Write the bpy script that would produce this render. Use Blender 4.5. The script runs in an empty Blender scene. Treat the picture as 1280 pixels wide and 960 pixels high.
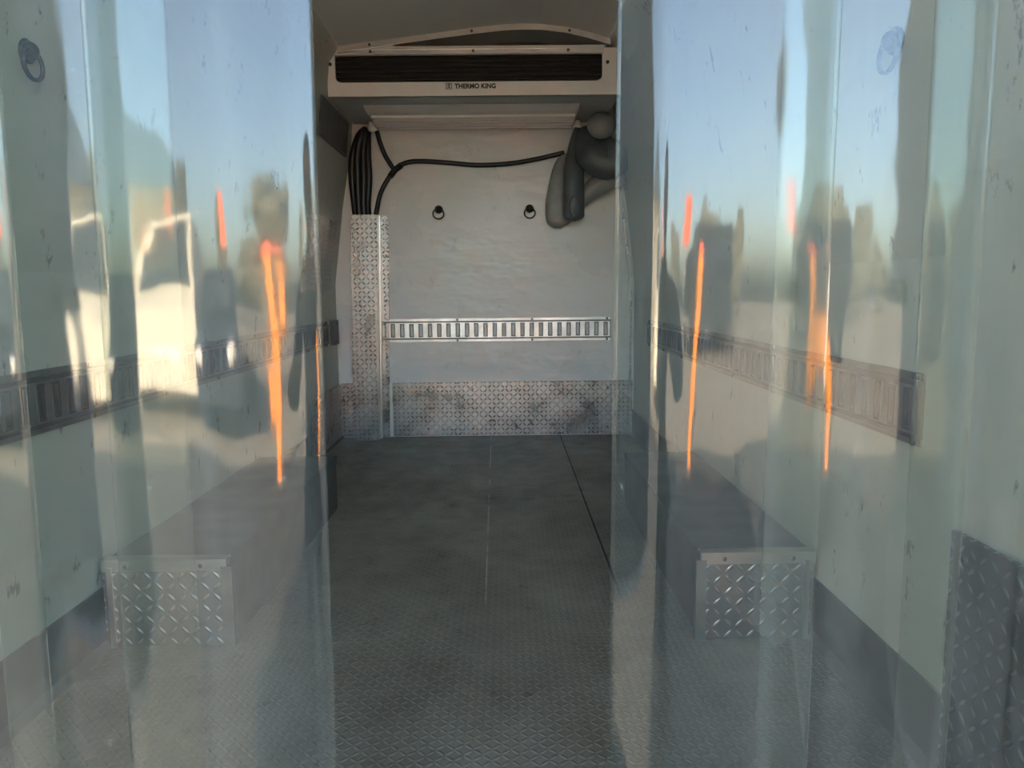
import bpy, bmesh, math, random
from mathutils import Vector, Matrix, noise
random.seed(7)
S = bpy.context.scene
C = S.collection
PI = math.pi

# ------------------------------------------------------------------ camera, light, exposure
FPX, PITCH, ROLL, YAW, CAM_H = 940.0, math.radians(7.0), math.radians(.6), math.radians(.4), 0.8
F = Vector((math.sin(YAW)*math.cos(PITCH), math.cos(YAW)*math.cos(PITCH), -math.sin(PITCH)))
R_ = F.cross(Vector((0, 0, 1))).normalized(); U_ = R_.cross(F)
r2 = R_*math.cos(ROLL) - U_*math.sin(ROLL); u2 = U_*math.cos(ROLL) + R_*math.sin(ROLL)
cam = bpy.data.cameras.new('camera'); camo = bpy.data.objects.new('camera', cam); C.objects.link(camo)
cam.sensor_width = 36; cam.lens = FPX/1280*36; cam.clip_start = .02; cam.clip_end = 500
camo.matrix_world = Matrix(((r2.x, u2.x, -F.x, 0), (r2.y, u2.y, -F.y, 0), (r2.z, u2.z, -F.z, CAM_H), (0, 0, 0, 1)))
S.camera = camo
SUN_DIR = Vector((-.30, .86, .47)).normalized()          # towards the sun: ahead of the van, left
w = bpy.data.worlds.new('sky'); S.world = w; w.use_nodes = True
nt = w.node_tree; bg = nt.nodes['Background']
sky = nt.nodes.new('ShaderNodeTexSky'); sky.sky_type = 'NISHITA'; sky.sun_disc = False
sky.sun_elevation = math.asin(SUN_DIR.z); sky.sun_rotation = math.atan2(SUN_DIR.x, SUN_DIR.y)
sky.air_density = 1.0; sky.dust_density = 3.2; sky.ozone_density = 1.0
nt.links.new(sky.outputs[0], bg.inputs[0]); bg.inputs[1].default_value = .35
sun = bpy.data.lights.new('sun', 'SUN'); sun.energy = 9.0; sun.angle = math.radians(.6); sun.color = (1, .86, .68)
suno = bpy.data.objects.new('sun', sun); C.objects.link(suno)
suno.rotation_euler = SUN_DIR.to_track_quat('Z', 'Y').to_euler()
S.view_settings.view_transform = 'Standard'; S.view_settings.look = 'None'
S.view_settings.gamma = 1; S.view_settings.use_curve_mapping = False
S.view_settings.exposure = 2.5
S.cycles.max_bounces = 12; S.cycles.diffuse_bounces = 6; S.cycles.transparent_max_bounces = 24
S.cycles.sample_clamp_indirect = 6; S.cycles.use_denoising = True

# ------------------------------------------------------------------ node helpers
class NT:
    def __init__(s, name):
        s.m = bpy.data.materials.new(name); s.m.use_nodes = True
        s.t = s.m.node_tree; s.t.nodes.clear()
        s.out = s.t.nodes.new('ShaderNodeOutputMaterial')
    def n(s, typ, ins=None, **kw):
        nd = s.t.nodes.new(typ)
        for k, v in kw.items(): setattr(nd, k, v)
        for k, v in (ins or {}).items(): s.put(nd.inputs[k], v)
        return nd
    def put(s, sock, v):
        if isinstance(v, bpy.types.NodeSocket): s.t.links.new(v, sock)
        elif isinstance(v, tuple) and len(v) == 3 and sock.type == 'RGBA': sock.default_value = (*v, 1)
        else: sock.default_value = v
    def math(s, op, a, b=0.0, c=0.0):
        nd = s.n('ShaderNodeMath', operation=op)
        s.put(nd.inputs[0], a); s.put(nd.inputs[1], b); s.put(nd.inputs[2], c)
        return nd.outputs[0]
    def mix(s, f, a, b):
        nd = s.n('ShaderNodeMix', data_type='RGBA'); s.put(nd.inputs[0], f); s.put(nd.inputs[6], a); s.put(nd.inputs[7], b)
        return nd.outputs[2]
    def mapr(s, v, a, b, c=0.0, d=1.0):
        nd = s.n('ShaderNodeMapRange', {0: v, 1: a, 2: b, 3: c, 4: d}); return nd.outputs[0]
    def coord(s, which='Object'): return s.n('ShaderNodeTexCoord').outputs[which]
    def noise(s, vec, scale, detail=3, rough=.55, sc=(1, 1, 1)):
        mp = s.n('ShaderNodeMapping', {'Vector': vec, 'Scale': sc})
        return s.n('ShaderNodeTexNoise', {'Vector': mp.outputs[0], 'Scale': scale, 'Detail': detail, 'Roughness': rough}).outputs[0]
    def bump(s, h, dist, strength=1.0):
        return s.n('ShaderNodeBump', {'Height': h, 'Distance': dist, 'Strength': strength}).outputs[0]
    def pbr(s, **kw):
        nm = dict(color='Base Color', rough='Roughness', metal='Metallic', normal='Normal', spec='Specular IOR Level', coat='Coat Weight', coatr='Coat Roughness', trans='Transmission Weight', alpha='Alpha')
        nd = s.n('ShaderNodeBsdfPrincipled')
        for k, v in kw.items(): s.put(nd.inputs[nm[k]], v)
        s.t.links.new(nd.outputs[0], s.out.inputs[0]); return s.m

def simple(name, col, rough=.5, metal=0.0, var=.12, bump=0.0, bscale=60, spec=.5):
    k = NT(name); v = k.coord()
    n1 = k.noise(v, 9, 4)
    c = k.mix(k.mapr(n1, .3, .7), tuple(x*(1-var) for x in col), tuple(min(1, x*(1+var)) for x in col))
    kw = {}
    if bump: kw['normal'] = k.bump(k.noise(v, bscale, 3), bump)
    return k.pbr(color=c, rough=rough, metal=metal, spec=spec, **kw)

def lugs(k, cell, ln=.62, wd=.17):
    """raised diamond-plate lugs from UVs in metres, alternating at +45 / -45 degrees"""
    uv = k.n('ShaderNodeSeparateXYZ', {0: k.coord('UV')})
    u = k.math('DIVIDE', uv.outputs[0], cell); v = k.math('DIVIDE', uv.outputs[1], cell)
    par = k.math('MODULO', k.math('ADD', k.math('ABSOLUTE', k.math('FLOOR', u)), k.math('ABSOLUTE', k.math('FLOOR', v))), 2)
    sgn = k.math('SUBTRACT', k.math('MULTIPLY', k.math('ROUND', par), 2), 1)
    a = k.math('SUBTRACT', k.math('FRACT', u), .5); b = k.math('MULTIPLY', k.math('SUBTRACT', k.math('FRACT', v), .5), sgn)
    p = k.math('MULTIPLY', k.math('ADD', a, b), .7071); q = k.math('MULTIPLY', k.math('SUBTRACT', a, b), .7071)
    d = k.math('ADD', k.math('POWER', k.math('ABSOLUTE', k.math('DIVIDE', p, ln)), 2), k.math('POWER', k.math('ABSOLUTE', k.math('DIVIDE', q, wd)), 2))
    return k.mapr(d, .1, 1.25, 1.0, 0.0)

def treadplate(name, cell, col=(.46, .44, .42), rough=.3, dist=.0032):
    k = NT(name); h = lugs(k, cell, .40, .13); v = k.coord()
    n = k.noise(v, 7, 5); n2 = k.noise(v, 120, 2)
    c = k.mix(k.mapr(n, .35, .7), tuple(x*.68 for x in col), col)
    c = k.mix(k.math('MULTIPLY', h, .75), c, tuple(min(.88, x*1.9) for x in col))  # lugs lightened in colour as painted highlights
    r = k.math('ADD', k.mapr(n, .3, .7, rough-.06, rough+.1), k.math('MULTIPLY', h, -.08))
    hh = k.math('ADD', h, k.math('MULTIPLY', n2, .12))
    return k.pbr(color=c, rough=r, metal=1.0, normal=k.bump(hh, dist))

def m_wall(name, col, rough=.3, scuff=.5):
    k = NT(name); v = k.coord()
    big = k.noise(v, 2.2, 4); wv = k.noise(v, 5, 2, sc=(1, 1, 2.2)); fine = k.noise(v, 240, 2)
    c = k.mix(k.mapr(big, .3, .75), tuple(x*.90 for x in col), col)
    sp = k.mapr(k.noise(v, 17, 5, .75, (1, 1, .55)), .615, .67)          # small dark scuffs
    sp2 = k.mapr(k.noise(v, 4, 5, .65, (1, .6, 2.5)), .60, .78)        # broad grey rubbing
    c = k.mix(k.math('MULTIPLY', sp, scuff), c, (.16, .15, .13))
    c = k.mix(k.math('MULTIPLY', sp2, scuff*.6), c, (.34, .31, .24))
    hh = k.math('ADD', k.math('MULTIPLY', wv, 1.0), k.math('MULTIPLY', fine, .035))
    return k.pbr(color=c, rough=k.mapr(big, .3, .7, rough-.05, rough+.1), normal=k.bump(hh, .006))

def m_floor():
    k = NT('tread_floor'); v = k.coord(); h = lugs(k, .0165, .6, .2)
    n = k.noise(v, 2.5, 6, .6, (1, .6, 1)); n2 = k.noise(v, 11, 5, .7)
    c = k.mix(k.mapr(n, .35, .68), (.12, .094, .062), (.245, .205, .145))
    c = k.mix(k.math('MULTIPLY', h, k.mapr(n2, .35, .7, .1, .55)), c, (.24, .23, .20))
    c = k.mix(k.mapr(n2, .62, .72, 0, .6), c, (.035, .031, .026))
    x = k.n('ShaderNodeSeparateXYZ', {0: v})
    X, Y = x.outputs[0], x.outputs[1]
    seam = k.mapr(k.math('ABSOLUTE', k.math('SUBTRACT', X, .295)), .002, .004, 1, 0)
    seam = k.math('MULTIPLY', seam, k.mapr(Y, 1.9, 2.0))
    c = k.mix(seam, c, (.006, .006, .006))
    cx = k.math('ADD', X, k.math('MULTIPLY', k.math('SUBTRACT', Y, 1.9), .0125))
    scr = k.mapr(k.math('ABSOLUTE', k.math('ADD', cx, .062)), .001, .0035, 1, 0)
    scr = k.math('MULTIPLY', scr, k.math('MULTIPLY', k.mapr(Y, 1.86, 1.9), k.mapr(k.noise(v, 6, 2), .38, .5)))
    c = k.mix(k.math('MULTIPLY', scr, .65), c, (.42, .40, .37))
    hh = k.math('SUBTRACT', h, k.math('MULTIPLY', seam, 2.0))
    return k.pbr(color=c, rough=k.mapr(n2, .35, .65, .4, .62), spec=.35, normal=k.bump(hh, .0016))

def m_strip():
    k = NT('clear_strip_plastic'); v = k.coord()
    geo = k.n('ShaderNodeNewGeometry')
    bmp = k.bump(k.math('ADD', k.noise(v, 7, 2, .45, (1.5, 1, .4)), k.math('MULTIPLY', k.noise(v, 40, 2, .5, (1, 1, .15)), .04)), .003)
    dot = k.n('ShaderNodeVectorMath', operation='DOT_PRODUCT'); k.put(dot.inputs[0], bmp); k.put(dot.inputs[1], geo.outputs['Incoming'])
    c1 = k.math('SUBTRACT', 1.0, k.math('MINIMUM', k.math('ABSOLUTE', dot.outputs['Value']), 1.0))
    fr = k.math('ADD', .034, k.math('MULTIPLY', k.math('POWER', c1, 5), .9))
    tr = k.n('ShaderNodeBsdfTransparent', {0: (.86, .885, .85)})
    haze = k.n('ShaderNodeBsdfTranslucent', {'Color': (.80, .84, .78)})
    dif = k.n('ShaderNodeBsdfDiffuse', {'Color': (.62, .66, .60)})
    hz = k.n('ShaderNodeMixShader', {0: .5, 1: haze.outputs[0], 2: dif.outputs[0]})
    smear = k.math('ADD', k.mapr(k.noise(v, 3.0, 6, .7, (1, 1, .6)), .35, .75, .01, .055), k.mapr(k.noise(v, 30, 3, .6, (1, 1, .03)), .5, .8, 0, .06))
    spots = k.mapr(k.noise(v, 60, 3, .6), .72, .78, 0, .25)
    b = k.n('ShaderNodeMixShader', {0: k.math('ADD', smear, spots), 1: tr.outputs[0], 2: hz.outputs[0]})
    gl = k.n('ShaderNodeBsdfGlossy', {'Color': (1, 1, 1), 'Roughness': .05, 'Normal': bmp})
    o = k.n('ShaderNodeMixShader', {0: fr, 1: b.outputs[0], 2: gl.outputs[0]})
    k.t.links.new(o.outputs[0], k.out.inputs[0]); return k.m

M = dict(
    wall=m_wall('white_lining', (.77, .74, .70), .25, .15),
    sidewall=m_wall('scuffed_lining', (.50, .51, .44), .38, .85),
    ceil=m_wall('grey_roof_lining', (.80, .75, .69), .5, .1),
    floor=m_floor(),
    cove=simple('dark_floor_upstand', (.10, .095, .085), .6, var=.3, bump=.001),
    tread=treadplate('diamond_plate', .024),
    tread_big=treadplate('diamond_plate_coarse', .026, (.30, .30, .29), .42, .0011),
    tread_dull=treadplate('dull_diamond_plate', .026, (.20, .21, .21), .45, .002),
    alu=simple('aluminium', (.70, .68, .65), .28, 1.0, .1, .0003, 200),
    galv=simple('galvanised_steel', (.50, .51, .50), .34, 1.0, .2, .0003, 150),
    galv_darkened=simple('darkened_galvanised_steel', (.27, .28, .275), .42, 1.0, .3, .0004, 120),
    dark_steel=simple('dark_screw_steel', (.10, .10, .10), .4, .9),
    black_metal=simple('black_iron', (.03, .03, .03), .3, .6),
    white_plastic=simple('white_enamel', (.86, .81, .76), .38, var=.04),
    grey_plastic=simple('grey_moulding', (.50, .49, .46), .45, var=.05),
    grille=simple('black_grille', (.018, .016, .014), .5),
    fin=simple('brown_louvre', (.10, .085, .065), .45),
    rubber=simple('black_rubber', (.012, .011, .011), .38, bump=.0004, bscale=90),
    ink=simple('black_ink', (.01, .01, .01), .5),
    duct=simple('charcoal_duct', (.085, .10, .105), .42, var=.25, bump=.003, bscale=14),
    sheet=simple('grey_plastic_sheet', (.26, .26, .25), .4, var=.2, bump=.003, bscale=12),
    strip=m_strip(),
    # outdoors
    ground=simple('sandy_gravel', (.27, .225, .17), .9, var=.35, bump=.02, bscale=20),
    dim_slab=simple('dim_slab_dark', (.075, .070, .062), .9, var=.3, bump=.01, bscale=50),
    vanpaint=simple('white_van_paint', (.75, .75, .73), .25, var=.03),
    cream=simple('cream_paint', (.80, .72, .56), .45, var=.06),
    navy=simple('dark_car_paint', (.03, .035, .045), .15, var=.1),
    carglass=simple('dark_glass', (.05, .06, .07), .05),
    orange=simple('orange_paint', (1.0, .30, .02), .4, var=.08),
    red=simple('red_paint', (.85, .13, .04), .4, var=.08),
    tyre=simple('tyre_rubber', (.02, .02, .02), .8),
    leaf=simple('tree_leaves', (.15, .15, .12), .9, var=.5, bump=.1, bscale=3),
    bark=simple('tree_bark', (.12, .09, .06), .9, var=.3, bump=.01),
    cloth=simple('dark_jacket_cloth', (.035, .037, .042), .9, var=.2),
    trouser=simple('dark_trouser_cloth', (.03, .03, .04), .95, var=.2),
    skin=simple('skin', (.45, .27, .19), .5, var=.05),
    hair=simple('dark_hair', (.02, .015, .012), .6),
)

# ------------------------------------------------------------------ mesh helpers
def finish(bm, name, mat, parent=None, smooth=False, bevel=0.0, kind=None):
    if bevel:
        es = [e for e in bm.edges if len(e.link_faces) == 2 and e.calc_face_angle(0) > .6]
        bmesh.ops.bevel(bm, geom=es, offset=bevel, segments=2, affect='EDGES', clamp_overlap=True)
    bmesh.ops.recalc_face_normals(bm, faces=bm.faces)
    uvl = bm.loops.layers.uv.new('UVMap')
    for f in bm.faces:
        n = f.normal; ax = max(range(3), key=lambda i: abs(n[i]))
        for l in f.loops:
            co = l.vert.co
            l[uvl].uv = (co.y, co.z) if ax == 0 else (co.x, co.z) if ax == 1 else (co.x, co.y)
        f.smooth = smooth
    me = bpy.data.meshes.new(name); bm.to_mesh(me); bm.free()
    me.materials.append(M[mat] if isinstance(mat, str) else mat)
    o = bpy.data.objects.new(name, me); C.objects.link(o)
    if parent: o.parent = parent
    if kind: o['kind'] = kind
    return o
def box(bm, x0, x1, y0, y1, z0, z1):
    vs = [bm.verts.new((x, y, z)) for x in (x0, x1) for y in (y0, y1) for z in (z0, z1)]
    for q in ((0, 1, 3, 2), (4, 6, 7, 5), (0, 4, 5, 1), (2, 3, 7, 6), (0, 2, 6, 4), (1, 5, 7, 3)):
        bm.faces.new([vs[i] for i in q])
    return vs
def prism(bm, pts, axis, a, b):
    """extrude a polygon (2D pts) along axis from a to b. y: (x,z); x: (y,z); z: (x,y)"""
    def P(p, t): return {'y': (p[0], t, p[1]), 'x': (t, p[0], p[1]), 'z': (p[0], p[1], t)}[axis]
    A = [bm.verts.new(P(p, a)) for p in pts]; B = [bm.verts.new(P(p, b)) for p in pts]
    n = len(pts); bm.faces.new(A); bm.faces.new(B[::-1])
    for i in range(n): bm.faces.new((A[i], B[i], B[(i+1) % n], A[(i+1) % n]))
def catmull(pts, n=8):
    P = [Vector(p) for p in pts]; P = [P[0]*2-P[1]] + P + [P[-1]*2-P[-2]]; out = []
    for i in range(1, len(P)-2):
        for j in range(n):
            t = j/n; a, b, c, d = P[i-1:i+3]
            out.append(.5*((2*b)+(c-a)*t+(2*a-5*b+4*c-d)*t*t+(3*b-a-3*c+d)*t**3))
    out.append(P[-2]); return out
def tube(bm, pts, r, seg=12, cap=True, flat=None):
    """tube along points; r number or list; flat=(sx,sy) scales the section"""
    pts = [Vector(p) for p in pts]; rings = []; prev = None
    for i, p in enumerate(pts):
        t = (pts[min(i+1, len(pts)-1)]-pts[max(i-1, 0)]).normalized()
        if prev is None:
            ref = Vector((0, 1, 0)) if abs(t.y) < .9 else Vector((1, 0, 0)); a = t.cross(ref).normalized()
        else: a = (prev-t*prev.dot(t)).normalized()
        prev = a; b = t.cross(a); rr = r[i] if isinstance(r, (list, tuple)) else r
        sx, sy = flat if flat else (1, 1)
        rings.append([bm.verts.new(p+a*(rr*sx*math.cos(2*PI*k/seg))+b*(rr*sy*math.sin(2*PI*k/seg))) for k in range(seg)])
    for A, B in zip(rings, rings[1:]):
        for k in range(seg): bm.faces.new((A[k], A[(k+1) % seg], B[(k+1) % seg], B[k]))
    if cap: bm.faces.new(rings[0][::-1]); bm.faces.new(rings[-1])
def ball(bm, c, r, sc=(1, 1, 1), u=16, v=10):
    res = bmesh.ops.create_uvsphere(bm, u_segments=u, v_segments=v, radius=r)
    for q in res['verts']: q.co = Vector((q.co.x*sc[0], q.co.y*sc[1], q.co.z*sc[2]))+Vector(c)
def cyl(bm, c, r, h, axis='y', seg=16, r2=None):
    d = {'x': Vector((1, 0, 0)), 'y': Vector((0, 1, 0)), 'z': Vector((0, 0, 1))}[axis]
    tube(bm, [Vector(c)-d*h/2, Vector(c)+d*h/2], [r, r if r2 is None else r2], seg)
def B(): return bmesh.new()
def thing(name, label, cat, loc=(0, 0, 0), group=None, rz=0):
    o = bpy.data.objects.new(name, None); C.objects.link(o); o.location = loc; o.rotation_euler.z = rz
    o.empty_display_size = .1; return tag(o, label, cat, group)
def tag(o, label, cat, group=None):
    o['label'] = label; o['category'] = cat
    if group: o['group'] = group
    return o
def part(bm, name, mat, t, smooth=False, bevel=0.0, world=True):
    """part whose vertices are in world coordinates, parented to a thing placed at its base"""
    if world and t.rotation_euler.z == 0 and t.parent is None:
        L = t.location
        for v in bm.verts: v.co -= L
    elif world and t.parent is not None:
        L = t.parent.location
        for v in bm.verts: v.co -= L
    return finish(bm, name, mat, t, smooth, bevel)
def copy_tree(o, parent=None):
    c = o.copy(); C.objects.link(c); c.parent = parent
    for ch in list(o.children): copy_tree(ch, c)
    return c
def screw(t, c, axis='y', r=.006, s=-1):
    bm = B(); d = .004
    cc = list(c); i = 'xyz'.index(axis); cc[i] += s*d/2
    cyl(bm, cc, r, d, axis, 12); cc[i] += s*d*.6; cyl(bm, cc, r*.55, d*.6, axis, 6)
    return part(bm, 'screw', 'dark_steel', t)

# ------------------------------------------------------------------ van body (the setting)
Y0, Y1 = .60, 4.15
XL, XR = -.93, .705
bm = B(); box(bm, XL, XR, Y0, Y1, -.07, 0); finish(bm, 'floor', 'floor', kind='structure')
left = [(XL, -.07), (XL, .85), (-.875, 1.25), (-.825, 1.52), (-.79, 1.84), (-.74, 1.905)]
right = [(XR, -.07), (XR, .85), (.66, 1.25), (.615, 1.52), (.57, 1.84), (.48, 1.925)]
T = .07
def wall_poly(pr, s): return pr + [(pr[-1][0]+s*.03, pr[-1][1]+.0)] + [(x+s*T, z) for x, z in pr[::-1]]
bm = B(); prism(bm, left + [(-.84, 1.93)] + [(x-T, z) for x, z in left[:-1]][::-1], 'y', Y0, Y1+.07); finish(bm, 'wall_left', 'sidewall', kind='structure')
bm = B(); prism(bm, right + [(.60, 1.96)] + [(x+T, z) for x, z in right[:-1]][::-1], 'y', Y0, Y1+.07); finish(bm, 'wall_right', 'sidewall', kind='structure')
bm = B(); prism(bm, [(XL, -.07), (XL, .85), (-.875, 1.25), (-.825, 1.52), (-.79, 1.84), (-.74, 2.02), (.48, 2.02), (.57, 1.84), (.615, 1.52), (.66, 1.25), (XR, .85), (XR, -.07)], 'y', Y1, Y1+.07)
finish(bm, 'wall_back', 'wall', kind='structure')
arc = [(-.745, 1.904), (-.60, 1.922), (-.45, 1.940), (-.30, 1.958), (-.14, 1.977), (0, 1.991), (.08, 1.995), (.17, 1.993), (.28, 1.980), (.38, 1.958), (.485, 1.928)]
bm = B(); prism(bm, arc + [(x, z+.07) for x, z in arc[::-1]], 'y', Y0, Y1); finish(bm, 'ceiling', 'ceil', kind='structure')
# dark upstand of the floor covering along the two side walls
bm = B(); prism(bm, [(XL, 0), (XL+.02, 0), (XL+.008, .02), (XL+.006, .14), (XL, .14)], 'y', Y0, Y1-.01); finish(bm, 'baseboard_left', 'cove', kind='structure')
bm = B(); prism(bm, [(XR, 0), (XR-.02, 0), (XR-.008, .02), (XR-.006, .14), (XR, .14)], 'y', Y0, Y1-.01); finish(bm, 'baseboard_right', 'cove', kind='structure')
# bowed flashing between ceiling and cooling unit
bm = B()
prism(bm, [(x, z-.001) for x, z in arc[0:]] + [(x, z-.027) for x, z in arc[::-1]], 'y', 3.545, 3.553)
tr = finish(bm, 'trim_1', 'alu', kind='structure')
for x, z in ((-.60, 1.908), (-.14, 1.963), (.30, 1.962)):
    bm = B(); cyl(bm, (x, 3.543, z), .006, .005, 'y', 12); finish(bm, 'screw', 'dark_steel', tr)
# dark sheet behind the flashing, its colour standing in for the gap's shadow
bm = B(); prism(bm, [(x, z-.002) for x, z in arc] + [(.485, 1.89), (-.745, 1.89)], 'y', 3.80, 3.81); finish(bm, 'trim_2', 'duct', kind='structure')
# rear sill
bm = B(); box(bm, XL-.05, XR+.05, .50, Y0, -.10, -.004); finish(bm, 'trim_3', 'galv', bevel=.006, kind='structure')

# ------------------------------------------------------------------ diamond plate pieces
def plate(name, label, boxes, mat='tread', screws=(), axis='y', s=-1, group=None, bevel=.0015):
    x0 = min(b[0] for b in boxes); z0 = min(b[4] for b in boxes); y0 = min(b[2] for b in boxes)
    t = thing(name, label, 'metal plate', (x0, y0, z0), group)
    bm = B()
    for b in boxes: box(bm, *b)
    part(bm, 'panel', mat, t, bevel=bevel)
    for c in screws: screw(t, c, axis, s=s)
    return t
plate('kick_plate', 'wide diamond plate kick panel along the foot of the end wall', [(-.635, .699, 4.142, 4.15, .004, .305)],
      screws=[(x, 4.142, z) for x in (-.44, -.19, .06, .31, .56) for z in (.045, .265)])
plate('kick_plate', 'narrow diamond plate piece between left wall and tall column cover', [(-.918, -.848, 4.142, 4.15, .004, .305)],
      screws=[(-.90, 4.142, .285)])
bm = B(); box(bm, XL+.007, XL+.012, 3.5, 4.138, .004, .30)
t = thing('kick_plate', 'diamond plate kick panel low on left wall beside the column', 'metal plate', (XL, 3.5, 0)); part(bm, 'panel', 'tread', t)
t = thing('wall_plate', 'diamond plate panel high on the left wall above the slotted rail', 'metal plate', (-.9, 3.5, .8))
bm = B(); prism(bm, [(-.930, .81), (-.924, .81), (-.924, .853), (-.879, 1.17), (-.886, 1.17), (-.930, .85)], 'y', 3.45, 4.02); part(bm, 'panel', 'tread', t)
# tall column cover
t = thing('column_cover', 'tall diamond plate column cover standing in left corner of end wall', 'cover', (-.84, 4.06, 0))
bm = B(); x0, x1, zt = -.842, -.702, 1.212
lean = .028
def colbox(bm, xa, xb, ya, yb, z0, z1):
    vs = box(bm, xa, xb, ya, yb, z0, z1)
    for v in vs:
        if v.co.z > z1-.001: v.co.x += lean*(z1/zt)
colbox(bm, x0, x1, 4.055, 4.06, .0, zt); colbox(bm, x0, x0+.005, 4.06, 4.15, 0, zt); colbox(bm, x1-.005, x1, 4.06, 4.15, 0, zt)
part(bm, 'cover_panel', 'tread', t)
bm = B(); colbox(bm, x1, -.655, 4.138, 4.143, .0, zt); part(bm, 'flange', 'tread', t)
bm = B(); colbox(bm, x1+.001, x1+.008, 4.10, 4.138, .0, zt); part(bm, 'edge_lip', 'alu', t)
for z in (.09, .24, .45, .76, 1.0, 1.15): screw(t, (-.668+lean*z/zt, 4.138, z))
# bright corner angle on the right
t = thing('corner_angle', 'shiny diamond plate corner angle at right end of the end wall', 'metal plate', (.65, 4.12, .31))
bm = B(); prism(bm, [(.675, .31), (.688, .31), (.688, .85), (.658, 1.10), (.620, 1.38), (.607, 1.38), (.645, 1.10), (.675, .85)], 'y', 4.125, 4.135)
part(bm, 'panel', 'tread', t)

# ------------------------------------------------------------------ wheel boxes
def wheel_box(xa, xb, label, inner, mat):
    t = thing('wheel_box', label, 'wheel box', ((xa+xb)/2, 1.65, 0))
    bm = B(); box(bm, xa, xb, 1.65, 2.75, 0, .20); part(bm, 'box_body', 'cove', t, bevel=.004)
    bm = B(); box(bm, xa+.001, xb-.001, 1.645, 1.65, .002, .198); part(bm, 'front_cladding', mat, t)
    bm = B(); box(bm, xa-.001, xb+.001, 1.643, 1.675, .180, .207); part(bm, 'top_trim', 'alu', t, bevel=.003)
    xi = xb if inner > 0 else xa
    bm = B(); box(bm, xi-.012, xi+.012, 1.642, 1.66, .0, .19); part(bm, 'corner_trim', 'galv_darkened', t, bevel=.003)
    xo = xa if inner > 0 else xb
    bm = B(); box(bm, xo-.006+(.018 if inner > 0 else -.018), xo+.006+(.018 if inner > 0 else -.018), 1.640, 1.65, .0, .19); part(bm, 'edge_trim', 'alu', t, bevel=.002)
    bm = B(); box(bm, xi-.002, xi+.004, 1.66, 2.75, .175, .203); part(bm, 'side_trim', 'cove', t)
    for f in (.2, .8): screw(t, (xa+(xb-xa)*f, 1.643, .193), 'y', .005)
    return t
wheel_box(XL+.008, -.640, 'diamond plate wheel box on the floor against the left wall', 1, 'tread_big')
wheel_box(.438, XR-.008, 'diamond plate wheel box on the floor against the right wall', -1, 'tread_big')
t = thing('kick_plate', 'dull coarse diamond plate panel low on right wall by the doorway', 'metal plate', (XR, .75, 0))
bm = B(); box(bm, XR-.014, XR-.007, .70, 1.13, .004, .425); part(bm, 'panel', 'tread_dull', t, bevel=.002)
for y, z in ((.8, .39), (1.09, .39), (1.09, .05)): screw(t, (XR-.014, y, z), 'x')

# ------------------------------------------------------------------ slotted tie-down rails
def etrack(L, label, origin, rz):
    """rail in local x from 0..L, facing local -y, z centred on 0"""
    t = thing('slotted_rail', label, 'cargo rail', origin, 'slotted cargo rails', rz)
    n = int(L/.0508); bm = B(); H2 = .063
    box(bm, 0, L, -.004, 0, -H2, -.050); box(bm, 0, L, -.004, 0, .050, H2)
    for s in (-1, 1):
        za, zb = sorted((s*.042, s*.033)); box(bm, 0, L, -.011, -.008, za, zb)
    off = (L-n*.0508)/2; HS = .008
    for i in range(n+1):
        a = off + i*.0508 - .0508/2 + HS; b = a + .0508-2*HS
        a2, b2 = max(a, 0), min(b, L)
        if b2-a2 > .002: box(bm, a2, b2, -.011, -.008, -.033, .033)
    o = finish(bm, 'slotted_face', 'galv' if rz == 0 else 'galv_darkened', t)  # side rails use a darkened copy of galv, painting in their dark reflections
    # rims round every slot, coloured dark as the slot edges' shadow
    bm = B()
    for i in range(n):
        b = off + i*.0508 + .0508/2 + HS; a = b - 2*HS
        if b > L: continue
        box(bm, a-.004, a+.0005, -.0145, -.004, -.037, .037); box(bm, b-.0005, b+.004, -.0145, -.004, -.037, .037)
        box(bm, a, b, -.0145, -.004, .032, .037); box(bm, a, b, -.0145, -.004, -.037, -.032)
    finish(bm, 'slot_shade_rim', 'dark_steel', t)
    for q in (-1, 1):
        bm = B(); za, zb = sorted((q*.050, q*.042)); box(bm, 0, L, -.013, 0, za, zb); finish(bm, 'rail_lip', 'dark_steel', t)
    bm = B(); box(bm, L-.004, L, -.013, 0, -.042, .042); finish(bm, 'end_lip', 'dark_steel', t)
    for k in range(max(2, int(L/.30))):
        x = .02 + k*(L-.04)/(max(2, int(L/.30))-1)
        for z in (-.057, .057):
            bm = B(); cyl(bm, (x, -.006, z), .0065, .005, 'y', 12); finish(bm, 'screw', 'dark_steel', t)
    return t
etrack(1.275, 'slotted steel cargo rail running across the middle of the end wall', (-.700, Y1, .5935), 0)
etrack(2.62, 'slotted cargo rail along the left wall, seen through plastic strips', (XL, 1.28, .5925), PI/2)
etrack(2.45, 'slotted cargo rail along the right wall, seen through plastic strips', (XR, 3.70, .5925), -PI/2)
t = thing('rail_end', 'dark short rail end piece on left wall beside the column', 'cargo rail', (XL, 3.98, .5935))
bm = B(); box(bm, XL, XL+.02, 3.98, 4.10, .528, .658); part(bm, 'bracket', 'dark_steel', t, bevel=.006)
for z in (.545, .642): screw(t, (XL+.02, 4.04, z), 'x', .006, 1)

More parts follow.
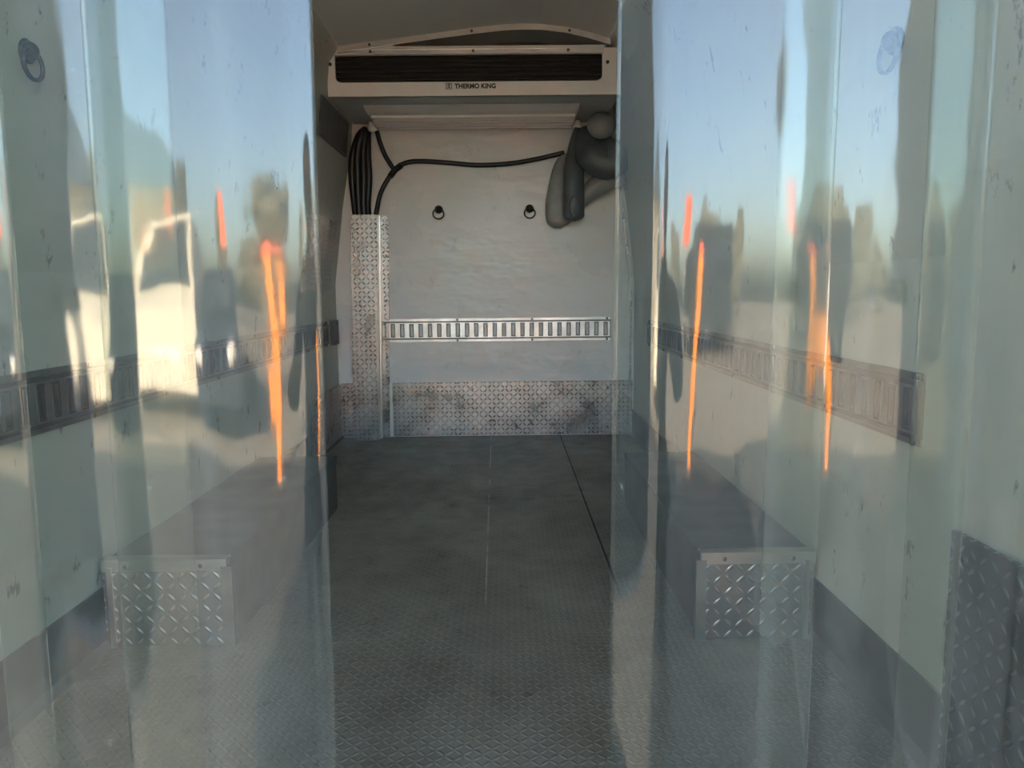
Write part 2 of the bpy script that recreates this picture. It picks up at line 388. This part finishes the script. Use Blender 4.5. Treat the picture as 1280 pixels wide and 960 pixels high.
# ------------------------------------------------------------------ tie-down rings
def ring(label, loc, rz, tilt=0.0):
    t = thing('tie_down_ring', label, 'ring', loc, 'tie-down rings', rz)
    bm = B(); cyl(bm, (0, -.004, .012), .022, .008, 'y', 24); ball(bm, (0, -.012, .012), .017, (1, .9, 1)); finish(bm, 'mount', 'black_metal', t, True)
    bm = B(); pts = [(.029*math.sin(a), -.016, -.018-.027*math.cos(a)+.006) for a in [2*PI*i/28 for i in range(29)]]
    tube(bm, pts, .0042, 8, False); bmesh.ops.remove_doubles(bm, verts=bm.verts, dist=1e-5)
    o = finish(bm, 'ring', 'black_metal', t, True); o.rotation_euler.y = tilt
    return t
ring('black tie-down ring on the end wall, nearer the tall column', (-.357, Y1, 1.232), 0, .12)
ring('black tie-down ring on the end wall, nearer the hanging grey duct', (.134, Y1, 1.232), 0)
ring('tie-down ring high on the left wall, nearest the doorway', (-.879, 1.45, 1.235), PI/2, .1)
ring('tie-down ring far along the left wall, above the slotted rail', (-.879, 2.92, 1.235), PI/2)
t = ring('tie-down ring high on the right wall behind the plastic strips', (.664, 1.32, 1.20), -PI/2, .1)

# ------------------------------------------------------------------ cooling unit
t = thing('cooling_unit', 'white ceiling cooling unit with black louvred grille above the end wall', 'cooling unit', (-.135, 3.57, 1.69))
ux0, ux1, uy0, uz0, uz1 = -.80, .535, 3.57, 1.69, 1.895
gx0, gx1, gz0, gz1 = -.765, .452, 1.752, 1.872
bm = B()
box(bm, ux0, gx0, uy0, uy0+.02, uz0, uz1); box(bm, gx1, ux1, uy0, uy0+.02, uz0, uz1)
box(bm, gx0, gx1, uy0, uy0+.02, uz0, gz0); box(bm, gx0, gx1, uy0, uy0+.02, gz1, uz1)
for cx, s in ((gx0, 1), (gx1, -1)):       # rounded lower corners of the opening
    pts = [(cx, gz0)] + [(cx+s*.03-s*.03*math.sin(a), gz0+.03-.03*math.cos(a)) for a in [i*PI/12 for i in range(7)]]
    prism(bm, pts, 'y', uy0, uy0+.019)
part(bm, 'front_frame', 'white_plastic', t)
bm = B(); prism(bm, [(ux0+.004, uz0+.001), (ux0+.004, uz1-.002), (ux1-.004, uz1-.002), (ux1-.004, uz0+.001)], 'y', uy0+.06, 4.14)
part(bm, 'housing', 'grey_plastic', t, bevel=.004)
bm = B(); box(bm, ux0+.002, ux1-.002, uy0+.001, uy0+.06, uz0+.0, uz0+.006); box(bm, ux0+.002, ux0+.008, uy0+.002, uy0+.06, uz0+.002, uz1); box(bm, ux1-.008, ux1-.002, uy0+.002, uy0+.06, uz0+.002, uz1); box(bm, ux0+.002, ux1-.002, uy0+.002, uy0+.06, uz1-.006, uz1)
part(bm, 'shroud', 'grey_plastic', t)
g = B(); box(g, gx0-.01, gx1+.01, uy0+.045, uy0+.05, gz0-.01, gz1+.01); gr = part(g, 'grille', 'grille', t)
for i in range(6):
    z = gz0+.010+i*.0205; bm = B()
    prism(bm, [(uy0+.012, z-.003), (uy0+.014, z-.004), (uy0+.044, z+.008), (uy0+.042, z+.010)], 'x', gx0-.004, gx1+.004)
    part(bm, 'louvre', 'fin', gr)
bm = B(); box(bm, -.768, .458, uy0-.006, uy0, 1.874, 1.896); box(bm, -.768, .458, uy0-.010, uy0-.001, 1.892, 1.905); part(bm, 'top_rail', 'alu', t, bevel=.0015)
for x in (-.60, -.135, .295): screw(t, (x, uy0-.007, 1.884), 'y', .0065)
for x in (-.785, .475): screw(t, (x, uy0, 1.832), 'y', .008)
# under-side: raised tray with ribs
bm = B(); prism(bm, [(3.72, 1.689), (4.13, 1.689), (4.13, 1.668), (3.80, 1.676)], 'x', -.67, .365); part(bm, 'drip_tray', 'white_plastic', t, bevel=.003)
bm = B()
for i in range(5):
    y = 3.86+i*.058; box(bm, -.655, .355, y, y+.022, 1.660-.0012*i, 1.672)
part(bm, 'tray_ribs', 'white_plastic', t, bevel=.003)
for x in (-.69, .385):
    bm = B(); ball(bm, (x, 4.08, 1.655), .022, (1.1, .9, .8)); cyl(bm, (x, 4.08, 1.672), .016, .03, 'z'); o = part(bm, 'drain_cap', 'white_plastic', t, True)
# maker's lettering and badge
tc = bpy.data.curves.new('lettering', 'FONT'); tc.body = 'THERMO KING'; tc.size = .031; tc.offset = .0013; tc.extrude = .0006; tc.space_character = 1.02
tmp = bpy.data.objects.new('tmp', tc); C.objects.link(tmp); bpy.context.view_layer.update()
me = bpy.data.meshes.new_from_object(tmp.evaluated_get(bpy.context.evaluated_depsgraph_get())); bpy.data.objects.remove(tmp)
wd = max(v.co.x for v in me.vertices); k = .187/wd
for v in me.vertices:
    x, y, z = v.co; v.co = Vector((-.222+x*k-t.location.x, uy0-.0012-z-t.location.y, 1.7225+y*.93-t.location.z))
me.materials.clear(); me.materials.append(M['ink']); o = bpy.data.objects.new('lettering', me); C.objects.link(o); o.parent = t
o['label'] = 'black maker lettering'
bm = B(); x0 = -.262
box(bm, x0, x0+.027, uy0-.0016, uy0-.0004, 1.719, 1.7215); box(bm, x0, x0+.027, uy0-.0016, uy0-.0004, 1.7435, 1.746)
box(bm, x0, x0+.003, uy0-.0016, uy0-.0004, 1.719, 1.746); box(bm, x0+.024, x0+.027, uy0-.0016, uy0-.0004, 1.719, 1.746)
for i, zz in enumerate((1.7245, 1.7295, 1.7345, 1.7395)):
    q = .002*(i % 2); box(bm, x0+.006+q, x0+.021-q, uy0-.0016, uy0-.0004, zz, zz+.0026)
box(bm, x0+.0125, x0+.0145, uy0-.0016, uy0-.0004, 1.7245, 1.742)
part(bm, 'badge', 'ink', t)

# dark grey panel recessed high on left wall below the unit
t = thing('vent_cover', 'dark vent panel high on left wall below the cooling unit', 'vent', (-.83, 3.5, 1.48))
bm = B(); prism(bm, [(-.826, 1.50), (-.818, 1.50), (-.797, 1.67), (-.805, 1.67)], 'y', 3.45, 4.02); part(bm, 'cover', 'duct', t)
bm = B()
for z in (1.515, 1.655):
    x = -.818+(z-1.5)*.124; prism(bm, [(x-.001, z-.006), (x+.002, z-.006), (x+.0035, z+.006), (x-.001, z+.006)], 'y', 3.46, 4.01)
part(bm, 'frame', 'duct', t)

# ------------------------------------------------------------------ hoses and cable
t = thing('hose_bundle', 'thick bundle of black hoses bulging above the column cover', 'hoses', (-.77, 4.1, 1.2))
for dx, dy, r, bul in ((-.035, 0, .020, -1.0), (-.012, -.02, .021, -.55), (.012, -.012, .020, -.15), (.030, .005, .017, .15), (-.02, .015, .018, -.8)):
    bx = -.752
    pts = catmull([(bx+dx*1.0, 4.10+dy, 1.15), (bx+dx*1.0-.010, 4.10+dy, 1.26), (bx+dx*1.05+bul*.018, 4.095+dy, 1.40), (bx+dx*1.0+bul*.012, 4.095+dy, 1.52), (bx+dx*.7+.012, 4.10+dy, 1.62), (bx+dx*.3+.028, 4.11+dy*.5, 1.655)], 8)
    bm = B(); tube(bm, pts, r, 12); part(bm, 'hose', 'rubber', t, True)
t = thing('black_cable', 'thin black forked cable looping across the upper end wall', 'cable', (-.6, 4.13, 1.45))
bm = B(); tube(bm, catmull([(-.70, 4.11, 1.16), (-.688, 4.12, 1.235), (-.665, 4.13, 1.33), (-.62, 4.132, 1.41), (-.575, 4.134, 1.462), (-.52, 4.134, 1.490), (-.44, 4.134, 1.496), (-.30, 4.134, 1.487), (-.14, 4.134, 1.473), (.03, 4.134, 1.480), (.18, 4.132, 1.503), (.32, 4.125, 1.533)], 8), .0125, 10)
part(bm, 'main_lead', 'rubber', t, True)
bm = B(); tube(bm, catmull([(-.672, 4.12, 1.65), (-.660, 4.12, 1.60), (-.635, 4.13, 1.53), (-.60, 4.132, 1.47), (-.583, 4.134, 1.452)], 8), .012, 10); part(bm, 'branch_lead', 'rubber', t, True)
bm = B(); tube(bm, [(-.612, 4.13, 1.418), (-.585, 4.132, 1.452), (-.55, 4.133, 1.477)], .0165, 10); part(bm, 'tape_wrap', 'ink', t, True)

# ------------------------------------------------------------------ hanging duct on the right
t = thing('air_duct', 'sagging charcoal plastic air duct at right under the cooling unit', 'duct', (.45, 4.0, 1.2))
bm = B(); tube(bm, catmull([(.43, 4.02, 1.640), (.435, 4.0, 1.57), (.475, 3.985, 1.50), (.54, 3.98, 1.47), (.60, 3.97, 1.53)], 8), [.03+.075*min(1, i/14) for i in range(33)], 20, True, (1, .6)); part(bm, 'upper_sleeve', 'duct', t, True)
bm = B(); ball(bm, (.49, 3.90, 1.622), .070, (1.05, .7, .92), 24, 14); part(bm, 'round_cap', 'sheet', t, True)
bm = B(); tube(bm, catmull([(.387, 4.06, 1.645), (.372, 4.04, 1.55), (.362, 4.02, 1.42), (.362, 4.01, 1.30), (.362, 4.01, 1.225), (.362, 4.01, 1.185), (.362, 4.01, 1.163)], 6), [.018+.036*min(1, i/12) for i in range(30)]+[.052, .048, .042, .034, .024, .013, .004], 20, True, (1, .45)); part(bm, 'hanging_sleeve', 'duct', t, True)
bm = B(); pts = [(.362+.027*math.sin(a)*1.0, 3.984, 1.235+.055*math.cos(a)) for a in [2*PI*i/32 for i in range(33)]]
tube(bm, pts, .0045, 8, False); part(bm, 'loop_edge', 'duct', t, True)
bm = B(); tube(bm, catmull([(.40, 4.06, 1.27), (.45, 4.05, 1.32), (.52, 4.03, 1.37), (.60, 4.0, 1.42)], 8), [.035+.0016*i for i in range(25)], 16, True, (1, .5)); part(bm, 'lower_sleeve', 'sheet', t, True)
t = thing('plastic_sheet', 'limp grey plastic flap hanging on the end wall behind the duct', 'sheet', (.29, 4.11, 1.13))
bm = B(); tube(bm, catmull([(.335, 4.115, 1.52), (.315, 4.11, 1.46), (.30, 4.105, 1.36), (.292, 4.105, 1.26), (.292, 4.105, 1.19), (.297, 4.105, 1.15), (.30, 4.105, 1.135)], 6),
     [.02, .028, .034, .038, .042, .046, .050, .053, .056, .058, .060, .062, .064, .066, .068, .070, .071, .072, .073, .074, .074, .074, .074, .073, .072, .070, .067, .062, .056, .05, .042, .034, .027, .02, .012, .008, .004], 20, True, (1, .22))
part(bm, 'flap', 'sheet', t, True)

# ------------------------------------------------------------------ strip curtain
CY = .72
t = thing('curtain_rail', 'steel hanging rail across the top of the doorway', 'rail', (0, .76, 1.85))
bm = B(); box(bm, -.79, .57, .762, .768, 1.80, 1.895); box(bm, -.79, .57, .69, .768, 1.885, 1.892); part(bm, 'rail_bar', 'galv', t, bevel=.001)
def strip(x0, x1, y, label, prof, seed, lean):
    """one hanging clear strip; prof(s) gives the out-of-plane bow for s in 0..1 and bows a little more towards the floor"""
    NX, NZ, z0, z1, th = 44, 70, .012, 1.87, .0025
    bm = B(); fr = []; bk = []
    for j in range(NZ+1):
        z = z0+(z1-z0)*j/NZ; down = 1-(z-z0)/(z1-z0)
        rf, rb = [], []
        for i in range(NX+1):
            s = i/NX; x = x0+(x1-x0)*s + lean*(z-.8)
            k = .35+.65*min(1, down*1.4+.2)
            yy = y - prof(s)*k + .0035*noise.noise(Vector((s*1.6+seed, z*.8, seed*3.1)))*min(1, down*4) + .0007*noise.noise(Vector((s*5+seed, z*2.1, seed)))*min(1, down*4)
            rf.append(bm.verts.new((x, yy, z))); rb.append(bm.verts.new((x, yy+th, z)))
        fr.append(rf); bk.append(rb)
    for j in range(NZ):
        for i in range(NX):
            bm.faces.new((fr[j][i], fr[j][i+1], fr[j+1][i+1], fr[j+1][i])); bm.faces.new((bk[j][i], bk[j+1][i], bk[j+1][i+1], bk[j][i+1]))
        bm.faces.new((fr[j][0], fr[j+1][0], bk[j+1][0], bk[j][0])); bm.faces.new((fr[j][NX], bk[j][NX], bk[j+1][NX], fr[j+1][NX]))
    for i in range(NX):
        bm.faces.new((fr[0][i], bk[0][i], bk[0][i+1], fr[0][i+1])); bm.faces.new((fr[NZ][i], fr[NZ][i+1], bk[NZ][i+1], bk[NZ][i]))
    o = finish(bm, 'plastic_strip', 'strip', None, True)
    for f in o.data.polygons:
        if abs(f.normal.x) > .8 or abs(f.normal.z) > .8: f.use_smooth = False
    return tag(o, label, 'plastic strip', 'clear strips of the doorway curtain')
bow = lambda a, e=0, l=0, lw=.16: (lambda s: a*math.sin(PI*s) - e*max(0, (s-.88)/.12)**2 - l*(math.sqrt(max(0, lw-s)**2+.0009)-.03 if s < lw else 0)/lw)
STR = [  # x0, x1, y, profile, lean
    (-.378, -.172, .706, bow(.010, .0025, .004), .010, 'clear strip at the left edge of the open gap, front layer'),
    (-.512, -.312, .728, bow(.004), .010, 'clear strip half hidden behind the one left of the gap'),
    (-.657, -.455, .708, bow(.007, .002), .008, 'clear strip nearest the left edge of the photo, front layer'),
    (-.800, -.600, .732, bow(.004), .004, 'clear strip at the far left side of the doorway'),
    (.104, .304, .706, bow(.009, .0025, .026, .20), .006, 'clear strip at the right edge of the open gap'),
    (.258, .458, .728, bow(.008, .0025), .006, 'second clear strip right of the gap, tucked behind the first'),
    (.412, .612, .750, bow(.006, .002), .002, 'third clear strip right of the gap, at the photo edge'),
]
for i, (a, b, y, p, ln, lab) in enumerate(STR): strip(a, b, y, lab, p, i*1.7+.4, ln)

# ------------------------------------------------------------------ outside, behind the photographer (seen reflected in the strips)
GZ = -.65
bm = B(); bmesh.ops.create_grid(bm, x_segments=40, y_segments=40, size=60)
for v in bm.verts: v.co.z = GZ + (.05*noise.noise(v.co*.3) if v.co.length > 8 else 0)
finish(bm, 'ground', 'ground', kind='structure')
bm = B(); box(bm, -30, 30, -5.2, 14, GZ, GZ+.02); finish(bm, 'dimming_slab', 'dim_slab', kind='structure')  # added dark slab, invented to dim the strips' reflection and haze
# open rear doors of the van
for s, xh, lab in ((-1, XL-.04, 'white rear van door swung open on the left'), (1, XR+.04, 'white rear van door swung open on the right')):
    t = thing('van_door', lab, 'door', (xh, .56, .02), None, s*math.radians(8))
    bm = B(); box(bm, -.03, .03, -.78, 0, 0, 1.95); finish(bm, 'door_skin', 'vanpaint', t, bevel=.015)
    bm = B(); box(bm, -s*.038-.006, -s*.038+.006, -.72, -.06, .06, 1.90); finish(bm, 'inner_panel', 'duct' if s < 0 else 'grey_plastic', t, bevel=.005)  # left panel coloured dark to mirror as a dark band in the strips
    for z in (.3, 1.6):
        bm = B(); box(bm, -.045, .045, -.02, .04, z-.04, z+.04); finish(bm, 'hinge', 'dark_steel', t, bevel=.005)
    bm = B(); box(bm, -s*.055-.012, -s*.055+.012, -.72, -.62, .75, .80); finish(bm, 'latch', 'black_metal', t, bevel=.004)

def vehicle(name, label, x, y, rz, L, W, prof, paint, cat, wheels, zb=.35):
    """side profile (local x along length, z) extruded across the width, with glass, lamps and wheels"""
    t = thing(name, label, cat, (x, y, GZ), None, rz)
    bm = B(); prism(bm, prof, 'y', -W/2, W/2); finish(bm, 'body', paint, t, bevel=.05)
    for wx in wheels:
        for sy in (-1, 1):
            bm = B(); cyl(bm, (wx, sy*(W/2-.1), .36), .36, .24, 'y', 24); cyl(bm, (wx, sy*(W/2-.02), .36), .2, .12, 'y', 16); finish(bm, 'wheel', 'tyre', t, False, .02)
    return t
# added cream box truck, a bright surface for the right strips to mirror
t = vehicle('added_box_truck', 'tall cream box truck added at right to brighten strip reflections', 7.4, -4.6, math.radians(105), 7, 2.3,
            [(-3.6, .8), (-3.6, 3.7), (1.9, 3.7), (1.9, .8)], 'cream', 'truck', (-2.2, 2.7))
bm = B(); prism(bm, [(2.0, .6), (2.0, 2.5), (2.9, 2.5), (3.5, 1.6), (3.8, 1.5), (3.8, .6)], 'y', -1.05, 1.05); finish(bm, 'cab', 'vanpaint', t, bevel=.05)
bm = B(); prism(bm, [(2.93, 2.4), (3.0, 2.4), (3.52, 1.65), (3.45, 1.62)], 'y', -.95, .95); finish(bm, 'windscreen', 'carglass', t)
# dark SUV and pale pickup on the left
suv = [(-2.2, .4), (-2.25, 1.0), (-2.05, 1.15), (-1.75, 1.72), (.2, 1.75), (.85, 1.15), (1.95, 1.0), (2.2, .75), (2.2, .4)]
t = vehicle('dark_car', 'dark off-road car reflected in the strip left of the gap', -3.0, -8.2, math.radians(80), 4.4, 1.85, suv, 'navy', 'car', (-1.35, 1.4))
bm = B(); prism(bm, [(.26, 1.70), (.32, 1.68), (.86, 1.2), (.80, 1.18)], 'y', -.75, .75); finish(bm, 'windscreen', 'carglass', t)
for sy in (-1, 1):
    bm = B(); ball(bm, (2.2, sy*.7, .85), .12, (.5, 1.4, .8)); finish(bm, 'headlamp', 'white_plastic', t, True)
van = [(-2.6, .35), (-2.65, 2.3), (-2.5, 2.45), (1.2, 2.45), (1.9, 1.5), (2.6, 1.25), (2.7, .35)]
t = vehicle('cream_van', 'cream panel van parked left of the dark car', -5.6, -9.0, math.radians(70), 5.3, 1.9, van, 'cream', 'van', (-1.6, 1.7))
bm = B(); prism(bm, [(1.26, 2.38), (1.32, 2.36), (1.93, 1.55), (1.87, 1.52)], 'y', -.8, .8); finish(bm, 'windscreen', 'carglass', t)
t = vehicle('red_truck', 'dark tipper truck with boxy cab standing far behind on the right', 4.2, -16, math.radians(85), 5, 2.2,
            [(-2.6, .9), (-2.8, 2.5), (.6, 2.5), (.7, .9)], 'tyre', 'truck', (-1.6, 1.9))
bm = B(); prism(bm, [(.8, .6), (.8, 2.9), (1.9, 2.9), (2.4, 1.8), (2.5, .6)], 'y', -1.1, 1.1); finish(bm, 'cab', 'navy', t, bevel=.05)
for x, y, lab in ((1.9, -12, 'orange red notice board on a tall pole at right of the yard'), (-3.6, -12.5, 'orange red notice board on a tall pole at left of the yard')):
    t = thing('notice_board', lab, 'sign', (x, y, GZ), 'notice boards')
    bm = B(); cyl(bm, (0, -.04, 1.6), .04, 3.2, 'z'); finish(bm, 'pole', 'galv', t)
    bm = B(); box(bm, -.28, .28, -.01, .01, 2.35, 3.25); finish(bm, 'board', 'red', t, bevel=.004)
# orange posts added to make the orange streaks mirrored in the strips
for x, y, lab in ((-.80, -4.5, 'orange post added for the streak in the strips, left side'), (1.46, -4.6, 'orange post added for the streak in the strips, right side')):
    t = thing('added_streak_post', lab, 'post', (x, y, GZ), 'added orange streak posts')
    bm = B(); box(bm, -.07, .07, -.07, .07, 0, 1.75); finish(bm, 'post', 'orange', t, bevel=.01)
    bm = B(); box(bm, -.09, .09, -.09, .09, 1.75, 1.80); box(bm, -.06, .06, -.06, .06, 1.80, 1.84); finish(bm, 'cap', 'red', t, bevel=.01)
    bm = B(); box(bm, -.14, .14, -.14, .14, 0, .03); finish(bm, 'base_plate', 'galv', t, bevel=.004)
# low cream building added far left for bright streaks in the strips
t = thing('added_building', 'low cream building added at far left to brighten strip reflections', 'building', (-13, -12, GZ), None, math.radians(25))
bm = B(); box(bm, -5, 5, -3, 3, 0, 3.4); finish(bm, 'walls', 'cream', t)
bm = B(); prism(bm, [(-3.4, 3.4), (0, 4.6), (3.4, 3.4)], 'x', -5.3, 5.3); finish(bm, 'roof', 'galv', t)
for x in (-3, 0, 3):
    bm = B(); box(bm, x-.6, x+.6, 2.98, 3.04, 1.2, 2.4); finish(bm, 'window', 'carglass', t)
# tree line
def tree(x, y, h, w, lab):
    t = thing('tree', lab, 'tree', (x, y, GZ), 'trees behind the yard')
    bm = B(); tube(bm, catmull([(0, 0, 0), (.1, 0, h*.25), (0, .1, h*.5), (.05, 0, h*.8)], 4), [.22*(1-i/14) for i in range(13)], 8); finish(bm, 'trunk', 'bark', t, True)
    bm = B()
    for q in range(12):
        a = random.random()*6.28; rr = w*random.uniform(.05, .3)
        res = bmesh.ops.create_icosphere(bm, subdivisions=3, radius=w*random.uniform(.14, .26)); c = Vector((rr*math.cos(a), rr*math.sin(a), h*random.uniform(.3, .9)))
        for v in res['verts']:
            v.co = v.co*(1+.9*noise.noise(v.co*3+c)); v.co.z *= 1.9; v.co += c
    finish(bm, 'foliage', 'leaf', t, False)
for i in range(15):
    x = -37+i*5.6+random.uniform(-.4, .4)
    tree(x, -27-3.5*(i%2)-random.uniform(0, 1), random.uniform(4.0, 6.8), random.uniform(2.2, 3.0), 'bushy dark tree in the row at the back of the yard')

# ------------------------------------------------------------------ the photographer (only reflected)
ph = thing('person', 'person in dark jacket and trousers holding up a phone at the doorway', 'person', (.035, -.45, GZ+.02))
def skin_mesh(name, mat, verts, edges, radii, root=0, sub=2, parent=None):
    me = bpy.data.meshes.new(name); me.from_pydata(verts, edges, []); o = bpy.data.objects.new(name, me); C.objects.link(o)
    md = o.modifiers.new('skin', 'SKIN'); sv = me.skin_vertices[0].data if me.skin_vertices else None
    if sv is None:
        bmx = bmesh.new(); bmx.from_mesh(me); bmx.verts.layers.skin.verify(); bmx.to_mesh(me); bmx.free(); sv = me.skin_vertices[0].data
    for i, r in enumerate(radii): sv[i].radius = r if isinstance(r, tuple) else (r, r); sv[i].use_root = (i == root)
    md.use_smooth_shade = True
    s = o.modifiers.new('sub', 'SUBSURF'); s.levels = sub; s.render_levels = sub
    me.materials.append(M[mat])
    if parent: o.parent = parent
    return o
V = [(0, -.02, .95), (0, -.03, 1.12), (0, -.02, 1.30), (0, 0, 1.42), (0, 0, 1.50), (0, .01, 1.56),       # 0-5 pelvis..neck
     (.19, -.01, 1.40), (.27, .06, 1.18), (.12, .30, 1.39),                                               # right shoulder, elbow, wrist
     (-.19, -.01, 1.40), (-.29, .06, 1.18), (-.17, .30, 1.39),
     (.10, -.02, .88), (.11, .0, .48), (.12, -.03, .09), (-.10, -.02, .88), (-.12, 0, .48), (-.13, -.03, .09)]
E_ = [(0, 1), (1, 2), (2, 3), (3, 4), (4, 5), (3, 6), (6, 7), (7, 8), (3, 9), (9, 10), (10, 11), (0, 12), (12, 13), (13, 14), (0, 15), (15, 16), (16, 17)]
Rr = [(.15, .11), (.14, .10), (.17, .11), (.12, .09), .055, .055, .065, .05, .033, .065, .05, .033, .09, .062, .045, .09, .062, .045]
body = skin_mesh('body', 'cloth', V, E_, Rr, 0, 2, ph)
bm = B(); ball(bm, (0, .03, 1.66), .10, (.78, .95, 1.18), 24, 18)
for v in bm.verts:      # brow, eyes, nose, mouth, chin
    x, y, z = v.co
    if y > .08 and abs(x) < .02 and 1.61 < z < 1.67: v.co.y += .022
    if y > .05 and .018 < abs(x) < .05 and 1.655 < z < 1.69: v.co.y -= .008
    if y > .05 and abs(x) < .03 and z < 1.60: v.co.y += .008
for s in (-1, 1): ball(bm, (s*.08, .02, 1.655), .028, (.35, .6, 1), 10, 8)
finish(bm, 'head', 'skin', ph, True)
for s in (-1, 1):
    bm = B(); ball(bm, (s*.032, .108, 1.672), .011, (1.3, .6, .7), 12, 8); o = finish(bm, 'eye', 'ink', ph, True)
bm = B(); ball(bm, (0, .108, 1.607), .022, (1.1, .35, .28), 16, 8); finish(bm, 'mouth', 'red', ph, True)
bm = B(); ball(bm, (0, .012, 1.685), .105, (.80, .95, 1.1), 24, 16)
bmesh.ops.delete(bm, geom=[v for v in bm.verts if v.co.z < 1.66 or (v.co.y > .075 and v.co.z < 1.73)], context='VERTS'); finish(bm, 'hair', 'hair', ph, True)
for s, wx, wy, wz in ((1, .12, .30, 1.39), (-1, -.17, .30, 1.39)):
    bm = B(); tx = -.025-s*.04
    tube(bm, catmull([(wx, wy-.01, wz-.01), (wx-s*.012, wy+.035, wz+.03), (wx-s*.03, wy+.065, wz+.07)], 4), [.026, .030, .036, .039, .040, .040, .038, .034, .026], 12, True, (1, .55))
    for q in range(4):
        b0 = Vector((wx-s*(.012+.006*q), wy+.068, wz+.045+.016*q)); ln_ = (.062, .072, .068, .055)[q]
        tube(bm, catmull([b0, b0+Vector((-s*ln_*.35, .024, .004)), b0+Vector((-s*ln_*.75, .018, .006)), b0+Vector((-s*ln_, .002, .004))], 3), [.0095, .0092, .009, .0088, .0085, .008, .0078, .0072, .006, .0045], 8)
    b0 = Vector((wx-s*.02, wy+.03, wz+.04)); tube(bm, catmull([b0, b0+Vector((-s*.03, .0, .02)), b0+Vector((-s*.052, .012, .035))], 3), [.012, .0115, .011, .0105, .010, .008, .006], 8)
    finish(bm, 'hand', 'skin', ph, True)
for s in (-1, 1):
    bm = B(); tube(bm, catmull([(s*.125, -.09, .05), (s*.125, -.02, .055), (s*.13, .08, .045), (s*.135, .17, .035)], 4), [.035, .044, .05, .052, .052, .050, .048, .047, .046, .044, .04, .032, .016], 14, True, (1, .85)); finish(bm, 'shoe', 'rubber', ph, True)
t = thing('phone', 'dark phone held up by the person at the doorway', 'phone', (.01, -.045, .825))
bm = B(); box(bm, -.078, .078, -.008, 0, -.038, .038); finish(bm, 'case', 'ink', t, bevel=.003)
